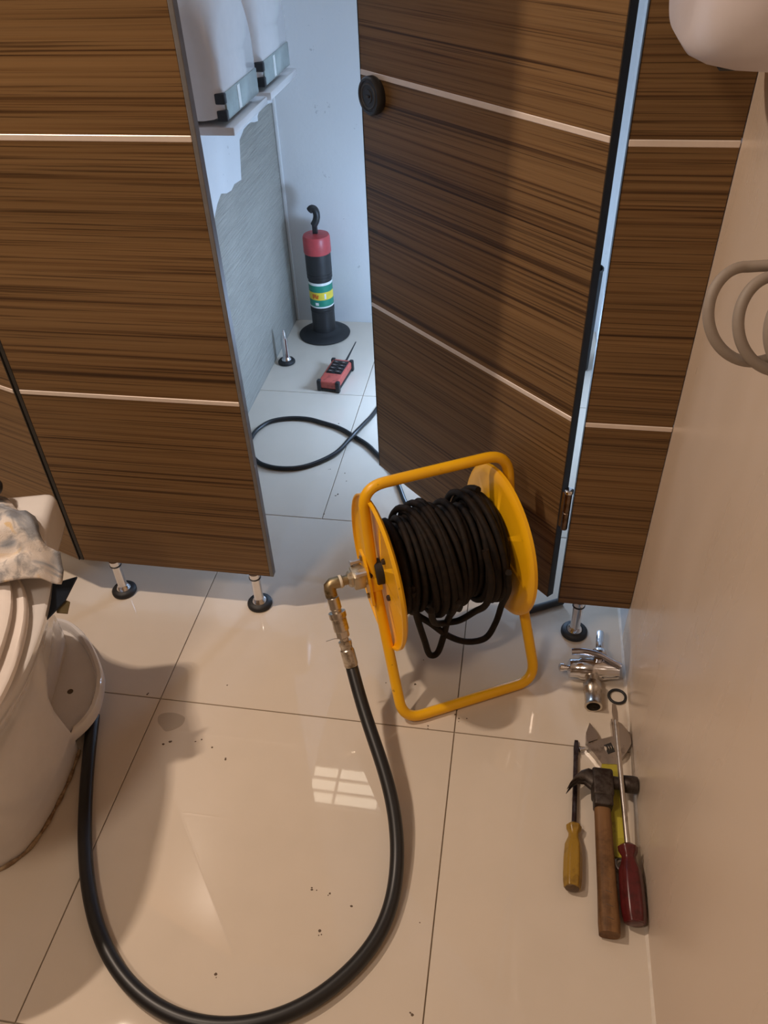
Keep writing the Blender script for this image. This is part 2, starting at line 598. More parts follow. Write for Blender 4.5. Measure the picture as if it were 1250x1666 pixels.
MD = resample([(x, y, 0) for x, y in midr], NR)
MF = sm([(x * .885, y * .985 - .004 * (1 - min(1, y / .2))) for x, y in fl_front], NF)
FF, FR, PD, RF, RR = sm(fl_front, NF), sm(fl_rear, NR), resample([(x, y, 0) for x, y in ped], NR), sm(rimf, NF), sm(rimr, NR)


def inset(P, d):
    c = Vector((0, .30, 0))
    return [p + (c - p).normalized() * d if p.x > .001 else p + Vector((0, (d if p.y < .3 else -d), 0)) for p in P]


def row(front, rear, zf, zr):
    right = [Vector((p.x, p.y, zf)) for p in front] + [Vector((p.x, p.y, zr)) for p in rear[1:]]
    left = [Vector((-p.x, p.y, p.z)) for p in reversed(right[1:-1])]
    return right + left


def lerpP(A, B, t):
    return [a.lerp(b, t) for a, b in zip(A, B)]


rows = [row(FF, inset(FR, .035), 0, 0), row(FF, inset(FR, .035), .026, .026), row(FF, FR, .030, .030), row(FF, FR, .046, .048),
        row(FF, inset(FR, .003), .052, .0535), row(lerpP(FF, MF, .02), inset(FR, .010), .056, .0545),
        row(lerpP(FF, MF, .05), inset(FR, .0145), .058, .049), row(lerpP(FF, MF, .07), inset(FR, .017), .060, .034)]
inn = [FR[0]] + PD[1:]
rows.append(row(lerpP(FF, MF, .09), inn, .062, .033))
for z, tf, tr in ((.075, .2, .05), (.10, .38, .14), (.13, .6, .34), (.16, .8, .62), (.185, .93, .87), (.205, 1, 1)):
    rows.append(row(lerpP(FF, MF, tf), lerpP(inn, MD, tr), z, z))
for z, t in ((.235, .05), (.265, .18), (.295, .38), (.325, .61), (.355, .82), (.38, .95), (.396, 1.0)):
    rows.append(row(lerpP(MF, RF, t), lerpP(MD, RR, t), z, z))
rows.append(row(inset(RF, .004), inset(RR, .004), .400, .400))
rows.append(row(inset(RF, .05), inset(RR, .05), .401, .401))
MB().quadgrid(rows, True, True, True).build('bowl', CERAM, toi, 50)
# old bead of dirty silicone around the foot
bead = [(p.x * 1.012, p.y - .004, .004) for p in FF]
bead = [Vector((-x, y, z)) for x, y, z in reversed(bead[1:])] + [Vector(b) for b in bead]
MB().tube(bead, [.0034 + .001 * math.sin(i * 1.7) for i in range(len(bead))], 8).build('silicone_bead', DIRTY, toi, 60)
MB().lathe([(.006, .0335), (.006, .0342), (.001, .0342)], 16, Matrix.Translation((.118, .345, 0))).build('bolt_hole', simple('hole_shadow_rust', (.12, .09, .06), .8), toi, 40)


def oval(hw, yf, yb, n=64, z=0, e=2.3):
    out = []
    for k in range(n):
        t = 2 * PI * k / n
        c, s = math.cos(t), math.sin(t)
        x = hw * math.copysign(abs(c) ** (2 / e), c)
        y = (yb - yf) / 2 * math.copysign(abs(s) ** (2 / e), s) + (yf + yb) / 2
        out.append(Vector((x, y, z)))
    return out


def slab(levels, name, mat, parent):
    MB().quadgrid([oval(*l[:3], z=l[3]) for l in levels], True, True, True).build(name, mat, parent, 45)


slab([(.184, -.112, .36, .403), (.190, -.119, .365, .406), (.190, -.119, .365, .416), (.186, -.115, .362, .420)], 'seat', SEATM, toi)
slab([(.164, -.100, .355, .422), (.170, -.106, .36, .425), (.170, -.106, .36, .436), (.160, -.096, .352, .441), (.08, -.02, .28, .444)], 'seat_lid', SEATM, toi)
MB().box(-.205, .205, .300, .432, .398, .482, .018, 4).build('tank', CERAM, toi)

# towel draped over the tank and the back of the lid
from mathutils import noise as mno
NU, NV = 64, 52


def ss(a, b, x):
    t = min(1, max(0, (x - a) / (b - a)))
    return t * t * (3 - 2 * t)


grid = []
for i in range(NU):
    u = i / (NU - 1)
    r = []
    x0 = -.21 + .452 * u
    back = .43 - .023 * ss(.0, .12, x0) - .050 * ss(.12, .173, x0) - .069 * ss(.173, .222, x0) + .004 * math.sin(u * 21)
    frontl = .236 + .004 * math.sin(u * 9) + .006 * ss(.19, .235, x0) + .003 * math.sin(u * 31)
    for j in range(NV):
        v = j / (NV - 1)
        y = back + (frontl - back) * v
        z = .449 + .040 * ss(.272, .304, y) - .022 * ss(.210, .242, x0)
        edge = min(1, 6 * min(v, 1 - v, u + .3, (1 - u) * 1.4))
        puff = mno.noise(Vector((x0 * 13, y * 16, .3))) * .020 + abs(mno.noise(Vector((x0 * 24 + y * 9, y * 20, 2.3)))) * .024 + .016
        z += .002 + max(0, puff) * edge
        x = x0 - .010 * ss(.19, .23, x0) + mno.noise(Vector((x0 * 14, y * 18, 5))) * .005
        r.append(Vector((x, y, z)))
    grid.append(r)
tw = thing('towel', 'grey and cream printed towel crumpled over the back of the toilet', 'towel', toi.location, math.radians(16))
mb = MB()
mb.quadgrid(grid)
cl = mb.build('towel_cloth', TOWEL, tw, 70)
md = cl.modifiers.new('thickness', 'SOLIDIFY')
md.thickness = .004
md.offset = 1
# dark corner of the lining hanging down at the right
ln = MB()
ln.prism([(.172, .300), (.238, .315), (.222, .270), (.196, .238), (.182, .272)], 0, .004, .001, Matrix.Translation((0, -.022, .376)) @ Matrix.Rotation(.25, 4, 'X') @ Matrix.Translation((0, 0, -.07)))
tag(ln.build('lining_corner', NAVY, tw, 0), 'navy blue lining corner')
MB().prism([(.205, .262), (.228, .250), (.226, .228), (.208, .232)], 0, .003, .001, Matrix.Translation((0, 0, .375)) @ Matrix.Rotation(.25, 4, 'X') @ Matrix.Translation((0, 0, -.07))).build('lining_tab', OLIVE, tw, 0)
# black rubber ring lying on the tank
ring_pts = [Vector((.030 * math.cos(2 * PI * k / 32), .024 * math.sin(2 * PI * k / 32), 0)) for k in range(32)]
rg = MB().tube(ring_pts, .010, 10, True).build('rubber_gasket', RUBBER, None, 60, (-.872, .930, .524))
tag(rg, 'black rubber gasket lying on the towel at the left edge', 'gasket')

# ------------------------------------------------------------------ hose reel
C = Vector((-.2289, 1.0606, .2751))
U = Vector((.8832, .4690, 0)).normalized()
N = Vector((-U.y, U.x, 0))
O = Vector((-.1562, .9236, .0105))
Wd = .2886
V0 = Vector((0, 0, 1)) * math.cos(.53) + N * math.sin(.53)
V1 = Vector((0, 0, 1)) * math.cos(.2312) + N * math.sin(.2312)
reel = thing('hose_reel', 'yellow steel hose reel with a tubular frame standing by the open door', 'hose reel', (C.x, C.y, 0))
OFF = Vector((C.x, C.y, 0))


def W(a, b=0, z=0):
    """reel coordinates: a along the axle, b away from the camera, z up, from the left axle end"""
    return C + U * a + N * b + Vector((0, 0, z)) - OFF


def fillet(P, r, n=8):
    out = []
    m = len(P)
    for i in range(m):
        p, a, b = P[i], P[i - 1], P[(i + 1) % m]
        rr = r[i]
        if rr == 0:
            out.append(p)
            continue
        d0, d1 = (a - p).normalized(), (b - p).normalized()
        for k in range(n + 1):
            t = k / n
            out.append((p + d0 * rr) * (1 - t) ** 2 + p * 2 * t * (1 - t) + (p + d1 * rr) * t * t)
    return out


k0 = C - OFF
loop = [O - OFF, O + U * Wd - OFF, k0 + U * Wd, k0 + U * Wd + V1 * .1806, k0 + V1 * .1806, k0]
fp = fillet(loop, [.042, .042, .03, .045, .045, .03])
MB().tube(fp, .0105, 14, True).build('frame', YELLOW, reel, 60)
Rd = .1536
for a, s in ((.019, -1), (.2538, 1)):
    prof = [(.012, 0), (Rd - .016, 0), (Rd - .006, .002), (Rd, .007), (Rd, .0135), (Rd - .003, .0135), (Rd - .004, .008), (Rd - .012, .0035), (.012, .0025)]
    d = MB().lathe(prof, 64, align(W(a), U * s), 0, False, False)
    d.lathe([(.012, 0), (.012, .0025)], 24, align(W(a), U * s), 0, False, False)
    disc = d.build('disc', YELLOW, reel, 40)
    for k in range(4):
        th = k * PI / 2 + .5
        q = W(a, .055 * math.cos(th), .055 * math.sin(th))
        MB().lathe([(.006, .002), (.006, .007), (.0045, .0085), (.001, .0085)], 6, align(q, U * s)).build('bolt', DARKI, disc, 30)
MB().lathe([(.069, .0), (.069, .2348)], 48, align(W(.019), U)).build('drum', m_worn('drum_dark', (.05, .035, .02), (.02, .015, .01), .7), reel, 40)
MB().lathe([(.012, -.028), (.012, .31)], 20, align(W(0), U)).build('axle', DARKI, reel, 40)
MB().lathe([(.024, -.001), (.026, .001), (.026, .014), (.024, .016)], 28, align(W(0.003), U)).build('hub_collar', RUBBER, reel, 40)
MB().lathe([(.024, .268), (.026, .270), (.026, .279), (.024, .280)], 28, align(W(0), U)).build('hub_collar', RUBBER, reel, 40)
# flat bracket plates on the two sides of the frame
for a, nm in ((-.013, 'bracket'), (.3016, 'bracket')):
    bk = MB()
    Mb = Matrix((tuple(N) + (0,), tuple(V0) + (0,), tuple(U) + (0,), (0, 0, 0, 1))).transposed()
    Mb.translation = W(a)
    bk.prism([(-.015, -.052), (.015, -.052), (.020, -.026), (.023, 0), (.019, .028), (.010, .044), (-.010, .044), (-.019, .028), (-.023, 0), (-.020, -.026)], -.0025, .0025, .0008, Mb)
    br = bk.build(nm, YELLOW, reel, 0)
    for t in (-.041, .034):
        MB().lathe([(.0055, -.0062), (.0055, -.002)], 6, align(W(a) + V0 * t, U)).build('bolt', BRASS, br, 30)
# pipe clamp strap across the left bracket
MB().box(-.014, .014, -.012, .012, -.028, .0, .003, 2, 0, Matrix.Translation(W(0)) @ Matrix((tuple(N) + (0,), tuple(U) + (0,), tuple(V0) + (0,), (0, 0, 0, 1))).transposed()).build('strap', YELLOW, reel)
# support foot on the far side: black bar on the floor and its leg
sf = MB().tube([W(.305, .005, -.02), W(.325, .014, -.15), W(.345, .022, -.258), W(.365, .0225, -.2665), W(.41, .0225, -.2668), W(.447, .0225, -.2668)], .0085, 12)
tag(sf.build('support_foot', EDGEK, reel, 60), 'black support foot')
# swivel inlet on the left
sw = MB()
sw.lathe([(.014, .014), (.0185, .016), (.0185, .028), (.0165, .030), (.0165, .046), (.013, .050)], 8, align(W(0), -U))
sw.box(-.019, .019, -.017, .017, .018, .042, .004, 2, 0, align(W(0), -U))
swo = sw.build('swivel_inlet', CAST, reel, 30)
for bz in ((-.020, .024), (.020, -.024), (.018, .022)):
    MB().lathe([(.0045, .018), (.0045, .034), (.006, .034), (.006, .039), (.001, .039)], 6, align(W(0, bz[0], bz[1]), -U)).build('bolt', STEEL, swo, 30)
el = MB()
E = W(-.086)
ed = (Vector((-.2588, .949, .14)) - OFF - E).normalized()
el.lathe([(.0095, .046), (.0095, .060), (.0105, .060), (.0105, .064)], 20, align(W(0), -U))
el.tube([W(-.060), W(-.072), W(-.082), W(-.0865) + ed * .003, W(-.0875) + ed * .010, W(-.0875) + ed * .024], .0115, 16)
elb = el.build('elbow', BRASS, reel, 45)
tag(MB().lathe([(.0122, .062), (.0128, .063), (.0128, .066), (.0122, .067)], 20, align(W(0), -U)).build('seal_ring', simple('seal_tape', (.75, .70, .58), .6), elb, 40), 'pale thread tape')

# ------------------------------------------------------------------ hose wound on the reel and its tail in the cubicle
dh_ = thing('drain_hose', 'long dirty dark hose wound on the yellow reel, its tail looping across the cubicle floor', 'hose', (C.x, C.y, 0))
HR = .0066
mb = MB()


def helix(a0, a1, r0, r1, turns, seed, wob=.006, seg=36):
    q = random.Random(seed)
    ph = [q.uniform(0, 6.28) for _ in range(int(turns) + 3)]
    am = [q.uniform(.3, 1) * wob for _ in range(int(turns) + 3)]
    dr = [q.uniform(-.002, .004) for _ in range(int(turns) + 3)]
    pts = []
    n = int(turns * seg)
    for i in range(n + 1):
        t = i / seg
        k = int(t)
        f = t - k
        s = f * f * (3 - 2 * f)
        A = a0 + (a1 - a0) * i / n
        w = am[k] * math.sin(2 * PI * f + ph[k]) * (1 - s) + am[k + 1] * math.sin(2 * PI * f + ph[k + 1]) * s
        R = r0 + (r1 - r0) * i / n + dr[k] * (1 - s) + dr[k + 1] * s
        A = min(max(A + w, .031), .243)
        pts.append(W(A, R * math.cos(2 * PI * t), R * math.sin(2 * PI * t)))
    return pts


mb.tube(helix(.031, .243,   .0755, .0755, 15, 1, .001), HR, 8)
mb.tube(helix(.240, .034, .087, .087, 13, 2, .007), HR, 8)
mb.tube(helix(.085, .165, .098, .100, 6, 3, .014), HR, 8)
mb.tube(helix(.236, .190, .098, .101, 4, 4, .008), HR, 8)
mb.tube(helix(.200, .230, .109, .112, 2.2, 5, .008), HR, 8)
mb.tube(helix(.085, .140, .108, .110, 2.6, 6, .018), HR, 8)
mb.build('wound_coil', HOSEB, dh_, 60)
lpA = [(.050, -.085, .03), (.052, -.088, -.02), (.0628, -.072, -.0795), (.0803, -.064, -.1585), (.0925, -.06, -.2105), (.1098, -.06, -.2126), (.1226, -.06, -.1665), (.1284, -.066, -.1139), (.129, -.092, -.06), (.127, -.118, -.01)]
lpB = [(.048, -.09, .02), (.0534, -.08, -.0332), (.0618, -.07, -.0684), (.0933, -.06, -.1151), (.1333, -.06, -.1701), (.175, -.06, -.205), (.2167, -.06, -.2106), (.2365, -.062, -.1692), (.2400, -.075, -.1034), (.232, -.108, -.031), (.222, -.122, .035)]
lpC = [(.075, -.112, -.02), (.0831, -.10, -.0614), (.0997, -.08, -.0985), (.1258, -.065, -.122), (.1519, -.07, -.120), (.1734, -.09, -.0834), (.1846, -.116, -.0396), (.186, -.128, .03), (.183, -.10, .085)]
for L in (lpA, lpB, lpC):
    MB().tube(catmull([W(*p) for p in L], 8), HR, 10).build('slack_loop', HOSEB, dh_, 60)
tail = [(-.165, 1.30, .15), (-.182, 1.38, .060), (-.205, 1.47, .014), (-.2268, 1.5543, .0066), (-.2499, 1.6051, .0066), (-.2713, 1.6593, .0066), (-.3061, 1.7376, .0066), (-.3587, 1.8041, .0066), (-.392, 1.8426, .0066), (-.4302, 1.8733, .0066), (-.4848, 1.9141, .0066),
        (-.5436, 1.9381, .0066), (-.5924, 1.9529, .0066), (-.6474, 1.951, .0066), (-.6977, 1.9307, .0066), (-.7241, 1.895, .0066), (-.7354, 1.8488, .0066), (-.7280, 1.7831, .0066), (-.6879, 1.7293, .0066), (-.65, 1.709, .0066), (-.606, 1.7039, .0066),
        (-.5574, 1.714, .0066), (-.5101, 1.7463, .0066), (-.4684, 1.792, .010), (-.4444, 1.843, .017), (-.4309, 1.877, .0205), (-.4145, 1.936, .015), (-.3970, 2.0063, .008), (-.3676, 2.1584, .0066), (-.34, 2.3, .0066)]
tag(MB().tube(catmull([Vector(p) - OFF for p in tail], 6), HR, 10).build('hose_tail', HOSEK, dh_, 60), 'black tail on the cubicle floor')

# ------------------------------------------------------------------ supply hose with coupling, to the toilet
sh = thing('supply_hose', 'thick black rubber hose curving over the front floor from reel to toilet', 'hose', (-.24, .36, 0))
HO = Vector((-.24, .36, 0))
F0 = E + OFF + ed * .026
F1 = Vector((-.2588, .949, .14))
L = (F1 - F0).length
cp = MB()
cp.lathe([(.0105, 0), (.0115, .001), (.0115, .022), (.0095, .024), (.0095, .028)], 20, align(F0 - HO, ed))
cp.lathe([(.013, .028), (.0165, .029), (.0165, .040), (.0145, .042), (.0145, .066), (.012, .068)], 24, align(F0 - HO, ed))
cp.lathe([(.0125, .068), (.0125, .080), (.0085, .082), (.0085, .087)], 6, align(F0 - HO, ed))
MBc = cp.build('coupling', NICKEL, sh, 30)
MB().lathe([(.010, .087), (.0125, .088), (.0125, .096), (.0115, .098), (.0115, .104), (.0135, .106), (.0135, L + .004), (.0125, L + .006)], 24, align(F0 - HO, ed)).build('ferrule', NICKEL, sh, 30)
MB().tube([F0 - HO + ed * .084 + Vector((-.009, 0, 0)), F0 - HO + ed * .083 + Vector((-.018, -.004, .001)), F0 - HO + ed * .086 + Vector((-.034, -.008, 0))], .0008, 6).build('wire_tie', STEEL, MBc, 40)
hp = [F1 - ed * .01, F1 + ed * .02] + [Vector(p) for p in [(-.228, .885, .100), (-.190, .815, .078), (-.158, .757, .060), (-.1345, .695, .037), (-.1222, .622, .019), (-.1244, .5483, .0128), (-.1418, .4986, .0125), (-.1765, .4533, .0125), (-.2244, .4031, .0125),
      (-.2708, .3778, .0125), (-.329, .3579, .0125), (-.3907, .3535, .0125), (-.4357, .3602, .0125), (-.4945, .3823, .0125), (-.5493, .4182, .0125), (-.606, .4787, .0125), (-.6499, .5472, .0125), (-.6859, .6167, .0125), (-.7375, .7416, .0125), (-.7610, .8079, .0125), (-.775, .85, .0125)]]
hc = resample(catmull([p - HO for p in hp], 8), 170)
for _ in range(60):
    hc = [hc[0], hc[1], hc[2]] + [(hc[i - 1] + hc[i] * 2 + hc[i + 1]) / 4 for i in range(3, len(hc) - 1)] + [hc[-1]]
MB().tube(hc, .0122, 16).build('hose_body', HOSEK, sh, 60)

# ------------------------------------------------------------------ things inside the cubicle
pg = thing('drain_plunger', 'black pump plunger with red cap and banded label standing in the back corner', 'plunger', (-.659, 2.500, 0))
MB().lathe([(.084, 0), (.089, .002), (.090, .005), (.084, .009), (.060, .014), (.044, .018), (.040, .022)], 48).build('rubber_cup', RUBBER, pg, 50)
tb = [(.040, .016), (.040, .095), (.0412, .096), (.0412, .100), (.040, .101), (.0412, .104), (.0412, .108), (.040, .109), (.040, .212), (.0425, .214), (.0425, .219), (.0412, .220), (.0412, .224), (.0428, .225), (.0428, .230), (.0415, .231), (.0415, .235), (.043, .236), (.043, .302)]
MB().lathe(tb, 40).build('tube', BLACKP, pg, 30)
MB().lathe([(.0445, .300), (.0455, .302), (.0450, .350), (.042, .357), (.030, .360), (.010, .361)], 40).build('cap', REDP, pg, 40)
hl = MB().box(-.010, .006, -.006, .006, .355, .395, .002, 2)
hl.tube(catmull([(-.004, 0, .388), (.004, 0, .402), (.008, 0, .420), (.004, 0, .436), (-.006, 0, .441), (-.014, 0, .434)], 6), [.0115] * 31, 12)
hl.build('handle', BLACKP, pg, 40)
lb = MB()
for z0, z1, mi in ((.116, .121, 2), (.121, .145, 0), (.145, .172, 1), (.172, .196, 0), (.196, .205, 2)):
    lb.lathe([(.0407, z0), (.0407, z1)], 40, None, mi, False, False)
lab = lb.build('label_band', [LABG, LABY, LABW], pg, 60)
for k, (t, z, w, h, m) in enumerate(((-1.95, .160, .016, .012, LABO), (-1.72, .155, .010, .010, LABO), (-1.62, .161, .005, .006, LABO), (-2.05, .152, .006, .006, LABO), (-1.75, .131, .012, .010, LABW), (-1.0, .158, .006, .018, LABW))):
    q = MB()
    n = 5
    q.quadgrid([[(.0411 * math.cos(t + (i - 2) * w / .0411 / 4), .0411 * math.sin(t + (i - 2) * w / .0411 / 4), z + j * h / 2) for i in range(n)] for j in (-1, 1)])
    q.build('print', m, lab, 0)

rm = thing('remote_control', 'red industrial remote control with black corner bumpers on the cubicle floor', 'remote control', (-.555, 2.193, 0), math.radians(-7.5))
MB().box(-.033, .033, -.073, .073, .010, .036, .005, 3).build('case', REDR, rm)
MB().box(-.0335, .0335, -.0735, .0735, 0, .011, .004, 2).build('bottom_shell', BLACKP, rm)
for sx in (-1, 1):
    for sy in (-1, 1):
        MB().box(sx * .031 - .007, sx * .031 + .007, sy * .069 - .008, sy * .069 + .008, .0, .0385, .004, 2).build('bumper', BLACKP, rm)
MB().box(-.026, .026, -.020, .062, .0355, .0372, .001, 1).build('keypad', BLACKP, rm, 0)
for i in range(4):
    for sx in (-1, 1):
        b = MB().box(sx * .013 - .0095, sx * .013 + .0095, -.0105 + i * .019 - .007, -.0105 + i * .019 + .007, .037, .041, .0015, 2).build('button', simple('button_black', (.03, .022, .02), .5) if not i and sx < 0 else bpy.data.materials['button_black'], rm)
        MB().box(sx * .013 - .004, sx * .013 + .004, -.0105 + i * .019 - .001, -.0105 + i * .019 + .001, .0408, .0413).build('button_mark', BUTTON, b, 0)
MB().tube([(.006, .070, .028), (.010, .082, .030), (.022, .150, .062)], [.004, .0035, .0016], 10).build('antenna', BLACKP, rm)

lf = thing('levelling_foot', 'loose chrome levelling foot standing on the cubicle floor beside the cement wall', 'foot', (-.7441, 2.288, 0))
MB().lathe([(.0175, .010), (.0165, .015), (.012, .021), (.0105, .024), (.0105, .085), (.0075, .108), (.0045, .122), (.001, .123)], 24).build('post', CHROME, lf, 40)
MB().lathe([(.024, 0), (.0285, .002), (.0285, .007), (.025, .0115), (.0178, .0135), (.0172, .0115)], 28).build('rubber_base', RUBBER, lf, 40)

bn = thing('waste_bin', 'slim black cylinder standing behind the door, glimpsed through the hinge gap', 'bin', (.214, 2.35, 0))
MB().lathe([(.032, 0), (.034, .003), (.037, .33), (.0385, .332), (.0385, .338), (.0355, .338), (.033, .01)], 32, None, 0, True, False).build('body', BLACKP, bn, 40)
MB().lathe([(.033, .010), (.033, .012)], 32).build('bottom_plate', RUBBER, bn, 40)

# white rounded wall units on the cement wall
XF = -.660


def unit(y0, y1, label):
    t = thing('wall_unit', label, 'wall unit', (XL, (y0 + y1) / 2, .862), 0)
    hw = (y1 - y0) / 2
    H_, rc = .265, .125

    def outl(ins, top):
        P = []
        a = hw - ins
        for k in range(9):
            P.append((-a, .012 + ins + (top - rc - .012) * k / 8))
        for k in range(1, 12):
            th = PI - PI / 2 * k / 12
            P.append((-a + rc - ins * 0 + rc * math.cos(th), top - rc + rc * math.sin(th)))
        P.append((0, top))
        P = P + [(-y, z) for y, z in reversed(P[:-1])]
        return P
    rows_ = []
    for x, ins, top in ((.0, 0, H_ + .03), (.075, 0, H_ + .03), (.098, .004, H_ + .018), (.112, .011, H_ + .004), (.121, .020, H_ - .014), (.126, .032, H_ - .034)):
        rows_.append([(x, y, z) for y, z in outl(ins * .6, top)])
    MB().quadgrid(rows_, True, True, True).build('shell', CERAM, t, 50)
    MB().box(0, .143, -hw, hw, -.019, .0, .004, 2).build('base_ledge', CERAM, t)
    MB().box(.100, .1285, -hw + .016, hw - .016, .010, .066, .002, 2).build('band', BANDM, t)
    tag(MB().box(.1282, .1292, -hw + .10, -hw + .118, .014, .062).build('painted_gloss', LABW, t, 0), 'white patch painted as gloss')  # gleam on the band, put in as a thin white slab
    for z0 in (.010, .044):
        MB().box(.106, .1300, -hw + .004, -hw + .018, z0, z0 + .022, .002, 1).build('clip', BLACKP, t, 0)
    return t


unit(1.817, 2.092, 'nearer of two white rounded wall units with a grey-green band')
unit(2.126, 2.401, 'farther of two white rounded wall units, next to the back wall')

# ceiling louvre lamp above the cubicle (seen mirrored in the floor)
lamp = thing('ceiling_lamp', 'recessed ceiling lamp with a grid over the cubicle, mirrored in the floor tile', 'lamp', (-.63, 2.15, 2.40))
em = Mat('lamp_diffuser')
em.p.inputs['Emission Color'].default_value = (1, .86, .66, 1)
em.p.inputs['Emission Strength'].default_value = 5.5
em.set((.8, .8, .8), .5)
MB().box(-.24, .24, -.105, .105, .012, .02).build('diffuser', em.m, lamp, 0)
for x in (-.235, -.095, .135, .235):
    MB().box(x - .007, x + .007, -.11, .11, -.004, .012).build('slat', CEIL, lamp, 0)
for y in (-.108, -.037, .037, .108):
    MB().box(-.245, .245, y - .006, y + .006, -.0035, .0125).build('slat', CEIL, lamp, 0)
MB().box(-.25, .25, -.115, .115, .02, .10).build('housing', CEIL, lamp, 0)

# ------------------------------------------------------------------ right wall: grey hose coil and white unit
dr = thing('hand_dryer', 'pinkish white rounded unit mounted on the beige wall, top right corner', 'hand dryer', (XW, 1.0, 1.152))
rows_ = []
for x, s in ((0, 1.0), (-.05, 1.0), (-.09, .97), (-.115, .90), (-.130, .80), (-.138, .62)):
    P = []
    for k in range(96):
        t = 2 * PI * k / 96
        c, q = math.cos(t), math.sin(t)
        y = .185 * s * math.copysign(abs(c) ** .55, c)
        z = .16 + .16 * (s * .35 + .65 if q < 0 else s) * math.copysign(abs(q) ** .55, q)
        P.append((x, y, z))
    rows_.append(P)
MB().quadgrid(rows_, True, True, True).build('cover', PINKW, dr, 60)
MB().box(-.10, -.03, -.06, .06, -.002, .012, .003, 1).build('outlet', BLACKP, dr)

coil = []
rv = Vector((.985, .171, 0))
uv = Vector((-.075, .43, .90)).normalized()
for k in range(0, 118):
    t = k / 40
    a = 2 * PI * t + 1.45
    coil.append(Vector((.1955, .69, 1.012)) + rv * (.0345 * math.cos(a)) + uv * (.0385 * math.sin(a)) + Vector((.024 * t, -.010 * t, -.003 * t)))
end = coil[-1]
coil += [end + Vector((.012, -.03, .03)), Vector((XW - .010, .58, 1.07)), Vector((XW - .008, .55, 1.13)), Vector((XW - .008, .55, 1.26))]
top = coil[0]
coil = [top + rv * .052 + uv * .006 + Vector((0, -.02, 0)), top + rv * .026 + uv * .0035 + Vector((0, -.008, 0))] + coil
coil = resample(catmull(coil, 2), 280)
gh = thing('coiled_tube', 'grey flexible tube hanging in loops beside the beige right wall', 'tube', (XW, .55, 1.0))
MB().tube([p - Vector((XW, .55, 1.0)) for p in coil], .0050, 10).build('loop', GREYT, gh, 60)
MB().box(-.018, 0, -.014, .014, .20, .22, .003, 2).build('clip', CHROME, gh)

# ------------------------------------------------------------------ tools by the wall
vl = thing('angle_valve', 'chrome angle valve lying on the tiles at the head of the tools', 'valve', (.2137, 1.090, 0))
MB().lathe([(.012, -.052), (.0185, -.048), (.0195, -.030), (.0225, -.026), (.0230, .018), (.0205, .026), (.0175, .050), (.013, .053)], 28, align((0, 0, .0232), (1, .06, 0))).build('barrel', CHROME, vl, 40)
ot = MB().lathe([(.0135, .010), (.0135, .030), (.0165, .032), (.0185, .036), (.0185, .052), (.0165, .055), (.0160, .083), (.0172, .085), (.0172, .090), (.0135, .090), (.0130, .070)], 28, align((-.003, 0, .0195), (.01, -1, -.02)), 0, False, False).build('outlet', NICKEL, vl, 40)
MB().lathe([(.0132, .072), (.0132, .0725)], 28, align((-.003, 0, .0195), (.01, -1, -.02))).build('bore', EDGEK, ot, 0)
MB().lathe([(.0165, .012), (.0165, .026), (.0145, .028), (.0145, .032), (.0165, .034), (.0165, .044), (.014, .047), (.0085, .048), (.0082, .096), (.007, .098)], 24, align((.012, 0, .0225), (.06, 1, .06))).build('stem', CHROME, vl, 40)
MB().lathe([(.006, .050), (.006, .060), (.0085, .061), (.0085, .068), (.006, .070)], 16, align((0, 0, .020), (-1, -.1, .1))).build('drain_screw', CHROME, vl, 40)
lv = MB()
lv.tube(catmull([(-.046, .018, .050), (-.020, .020, .0515), (.010, .014, .051), (.034, .004, .047), (.052, -.002, .041)], 6), [.0068] * 12 + [.0064, .006, .0058, .0055, .0053, .0053, .0053, .0056, .006, .0065, .007, .0072, .007], 12)
lv.lathe([(.010, 0), (.010, .030)], 16, Matrix.Translation((.008, .012, .022)))
lv.build('lever', simple('blue_grey_chrome', (.55, .57, .66), .14, 1, var=.04), vl, 50)

orr = [Vector((.0165 * math.cos(2 * PI * k / 40), .0165 * math.sin(2 * PI * k / 40), 0)) for k in range(40)]
oro = MB().tube(orr, .0028, 8, True).build('rubber_ring', RUBBER, None, 60, (.2620, 1.0427, .0029))
tag(oro, 'small black rubber O-ring lying below the chrome valve', 'ring')

# adjustable wrench (flat on the floor)
aw = thing('adjustable_wrench', 'adjustable wrench with yellow-green handle lying partly under the hammer', 'wrench', (.24, .90, 0))
wo = Vector((.24, .90, 0))


def pol(P):
    return [(x - wo.x, y - wo.y) for x, y in P]


MB().prism(pol([(.1952, .914), (.2124, .9244), (.2273, .9311), (.246, .9394), (.2453, .9611), (.2445, .9771), (.2493, .9813), (.2553, .9753), (.2645, .9698), (.2730, .958), (.2790, .9429), (.2795, .9272), (.2715, .9104), (.2614, .8954), (.2530, .888), (.2500, .8786), (.2225, .8760), (.2085, .8974)]), .001, .0145, .002, None, 0, 2).build('head', STEEL, aw, 30)
MB().prism(pol([(.2035, .9636), (.2085, .9561), (.2187, .9372), (.2160, .9271), (.2000, .9190), (.1955, .9206), (.1960, .9402)]), .0005, .0155, .0025, None, 0, 2).build('movable_jaw', STEEL, aw, 30)
whl = MB().prism(pol([(.2281, .9164), (.2416, .9243), (.2485, .9054), (.2351, .8977)]), .0140, .0149).build('wheel_slot', EDGEK, aw, 0)
for k in range(4):
    p0 = Vector((.2318, .9098, .0145)).lerp(Vector((.2450, .9125, .0145)), k / 3) - wo
    MB().lathe([(.0045, -.0012), (.0055, 0), (.0045, .0012)], 16, align(p0, Vector((.0132, .006, 0)))).build('knurl', NICKEL, whl, 40)
MB().lathe([(.003, 0), (.003, .010), (.0045, .010), (.0045, .012)], 12, align((-.0455, .008, .008), (-1, -.4, 0))).build('screw_pin', STEEL, aw, 40)
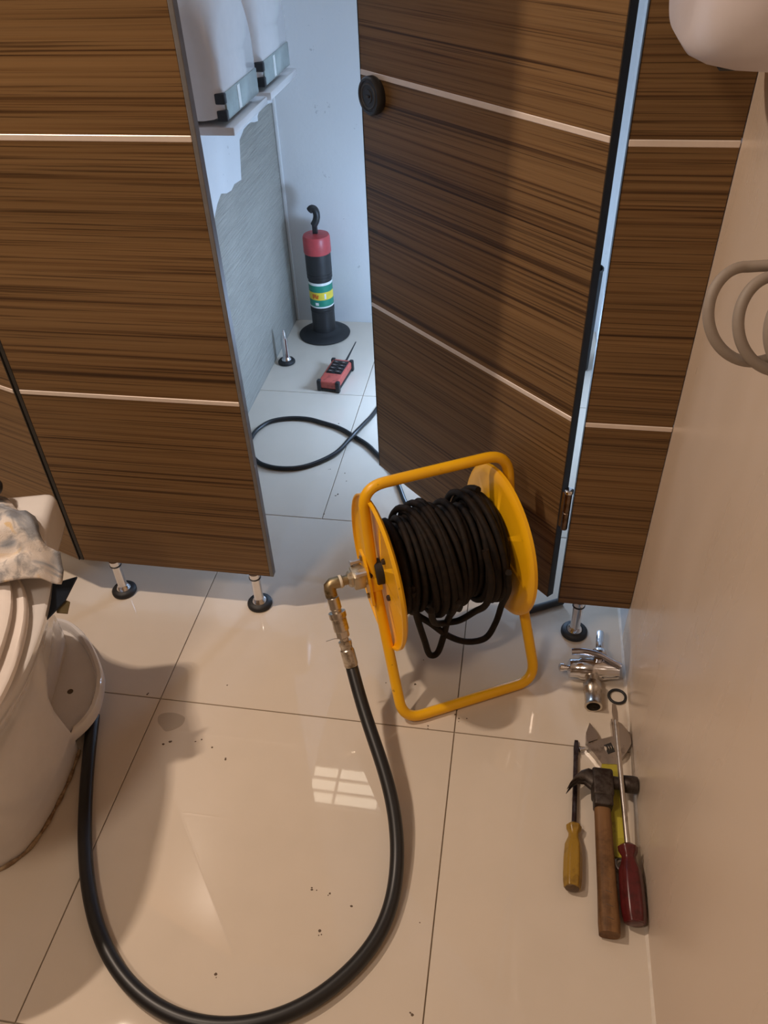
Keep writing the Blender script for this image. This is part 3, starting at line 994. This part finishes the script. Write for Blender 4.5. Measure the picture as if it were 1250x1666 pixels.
gripP = [(.2225, .8770), (.2500, .8790), (.2535, .80), (.2590, .722), (.2600, .700), (.2360, .700), (.2345, .722), (.2290, .80)]
gr = MB().prism(pol(gripP), .0015, .0130, .0025, None, 0, 2).build('grip', LIME, aw, 30)
MB().prism(pol([(.2325, .845), (.2450, .846), (.2480, .80), (.2535, .735), (.2430, .733), (.2365, .80)]), .0128, .0134, .0003).build('grip_panel', m_worn('yellow_green_panel', (.50, .43, .05), (.28, .2, .04), .4, 40, .3), gr, 0)
eye = [Vector((.2480 + .0105 * math.cos(2 * PI * k / 28), .6905 + .0105 * math.sin(2 * PI * k / 28), .0065)) - wo for k in range(28)]
MB().tube(eye, .0048, 8, True).build('hanging_eye', STEEL, aw, 60)

# claw hammer
hm = thing('claw_hammer', 'claw hammer with dark iron head and worn wooden handle lying on the tiles', 'hammer', (.2185, .697, 0))
hw_ = MB()
ho = Vector((.2185, .70, 0))  # handle centre on the floor
hpts = [(.2205, .572, .0155, .0165, .0145), (.2203, .590, .0165, .0172, .015), (.2200, .64, .0172, .0158, .0145), (.2190, .70, .020, .0150, .0135), (.2178, .76, .0245, .0142, .013), (.2166, .81, .0285, .0138, .0125), (.2160, .845, .031, .0130, .012)]
rows_ = []
for x, y, z, rx, rz in hpts:
    rows_.append([(x - ho.x + rx * math.copysign(abs(math.cos(2 * PI * k / 20)) ** .75, math.cos(2 * PI * k / 20)), y - ho.y, max(.0006, z + rz * math.copysign(abs(math.sin(2 * PI * k / 20)) ** .75, math.sin(2 * PI * k / 20)))) for k in range(20)])
hh = hw_.quadgrid(rows_, True, True, True).build('handle', HWOOD, hm, 50)
for y in (.592, .612, .634, .655):
    MB().tube([Vector((.2202 - ho.x + .0158 * math.cos(PI * k / 12), y - ho.y + .0015 * math.sin(k), .0172 + .0146 * math.sin(PI * k / 12))) for k in range(13)], .0006, 6).build('groove_line', SPECK, hh, 60)
hd = MB()
hd.box(-.019, .018, .096, .150, .008, .042, .005, 3)                     # eye block
hd.box(-.0165, .0155, .078, .100, .010, .040, .003, 2)                   # collar
hd.lathe([(.0125, .010), (.0115, .022), (.0112, .030), (.0125, .034), (.0150, .037), (.0155, .054), (.0145, .0605), (.012, .0615)], 24, align((.0005, .131, .0245), (1, .02, 0)))
for s in (-1, 1):
    rows_ = []
    for x, y, rx, z in ((-.015, .130, .0155, .026), (-.028, .137, .0120, .026), (-.040, .134, .0090, .025), (-.050, .125, .0065, .023), (-.058, .114, .0040, .021), (-.0625, .106, .0012, .020)):
        zz = z + s * .0075
        rows_.append([(x + .3 * rx * math.cos(2 * PI * k / 12), y + rx * math.cos(2 * PI * k / 12), zz + .0066 * min(1, rx / .004) * math.sin(2 * PI * k / 12)) for k in range(12)])
    hd.quadgrid(rows_, True, True, True)
hd.build('head', DARKI, hm, 45, (0, 0, .0068))

# two screwdrivers


def fluted(prof, n=48, fl=6, depth=.06, M=None):
    return [[M @ Vector((r * (1 + (depth * math.cos(fl * 2 * PI * k / n) if r > .010 else 0)) * math.cos(2 * PI * k / n), r * (1 + (depth * math.cos(fl * 2 * PI * k / n) if r > .010 else 0)) * math.sin(2 * PI * k / n), z)) for k in range(n)] for r, z in prof]


def screwdriver(label, butt, tip, hl_, hr, sr, mats):
    b, t = Vector(butt), Vector(tip)
    o = thing('screwdriver', label, 'screwdriver', (b.x, b.y, 0))
    q = b - Vector((b.x, b.y, 0))
    M = align(q, t - b)
    Ln = (t - b).length
    pf = [(hr * .55, 0), (hr * .86, .002), (hr * .95, .010), (hr, .025), (hr, hl_ * .45), (hr * .92, hl_ * .66), (hr * .62, hl_ * .78), (hr * .58, hl_ * .84), (hr * .80, hl_ * .90), (hr * .84, hl_ * .96), (hr * .5, hl_)]
    h = MB()
    h.quadgrid(fluted(pf, 48, 6, .05, M), True, True, True)
    ho_ = h.build('handle', mats[0], o, 45)
    MB().lathe([(hr * .45, -.0012), (hr * .75, .0008), (hr * .82, .0035)], 32, M, 0, True, False).build('end_cap', mats[2], ho_, 40)
    MB().lathe([(sr, hl_ - .008), (sr, Ln - .035)], 16, M).build('shaft', mats[1], o, 40)
    f = MB()
    rr = [[M @ Vector((x * w, y * d, z)) for x, y in ((-1, -1), (1, -1), (1, 1), (-1, 1))] for z, w, d in ((Ln - .0352, sr * .95, sr * .95), (Ln - .018, sr * 1.1, sr * .6), (Ln, sr * .75, sr * .18))]
    f.quadgrid(rr, True, True, True)
    f.build('blade', mats[1], o, 0)
    return o


screwdriver('screwdriver with short amber yellow handle lying left of the hammer', (.1640, .6330, .0160), (.1785, .927, .0048), .118, .0152, .0044, (AMBER, SHAFTD, m_worn('brown_cap', (.12, .07, .03), (.05, .03, .02), .5)))
screwdriver('long screwdriver with dark red handle propped across the hammer head', (.2600, .5890, .0200), (.2425, .975, .0660), .125, .0190, .0046, (REDH, STEEL, REDH))

# ------------------------------------------------------------------ small marks on the floor
pw = MB()
pud = [(-.65, .8753), (-.6402, .8841), (-.619, .8869), (-.6001, .882), (-.5938, .8754), (-.5949, .8606), (-.6073, .8487), (-.6217, .8425), (-.6358, .8521), (-.6458, .861)]
pc = catmull([(x + .62, y - .866, 0) for x, y in pud], 4, True)
pw.quadgrid([[(p.x, p.y, .0001) for p in pc], [(p.x * .985, p.y * .985, .0007) for p in pc], [(p.x * .9, p.y * .9, .0011) for p in pc], [(p.x * .4, p.y * .4, .0012) for p in pc]], True, True, True)
wm = Mat('water')
wm.set((.30, .23, .16), .03, 0, .5)
wm.p.inputs["Alpha"].default_value = .12
tag(pw.build('water_puddle', wm.m, None, 60, (-.62, .866, 0)), 'small clear water puddle on the tile joint right of the toilet', 'puddle')

specks = [(-.2584, .5796), (-.2327, .573), (-.1912, .5628), (-.2623, .578), (-.3809, .4286), (-.538, .9673), (-.604, .8193), (-.6159, .8107), (-.5575, .8312), (-.5406, .8335), (-.5175, .8171), (-.4837, .7971), (-.6909, .9249), (-.2037, 1.0162), (-.1458, 1.0254), (-.1899, 1.0101), (-.0489, .9515), (-.0329, .9507), (-.4777, 1.7241), (-.4301, 1.62), (-.493, 1.9457), (-.4389, 1.6138), (-.4328, 1.7094), (-.4213, 1.6775), (-.4473, 1.5361), (-.1066, .9206), (-.0797, .5523), (-.0724, .4211), (-.1351, 1.0854), (-.235, .5125), (-.2365, .5104), (-.055, .96), (-.052, .945)]
sp = MB()
for x, y in specks:
    for _ in range(rnd.choice((1, 1, 2))):
        x1, y1 = x + rnd.uniform(-.004, .004), y + rnd.uniform(-.004, .004)
        r = rnd.uniform(.0011, .0028)
        n = 6
        sp.quadgrid([[(x1 + r * rnd.uniform(.7, 1.2) * math.cos(2 * PI * k / n), y1 + r * rnd.uniform(.6, 1.2) * math.sin(2 * PI * k / n), .0001) for k in range(n)], [(x1 + r * .5 * math.cos(2 * PI * k / n), y1 + r * .5 * math.sin(2 * PI * k / n), .0007) for k in range(n)]], True, True, True)
tag(sp.build('dirt_specks', SPECK, None, 0), 'scattered dark dirt specks on the cream floor tiles', 'dirt', None, 'stuff')
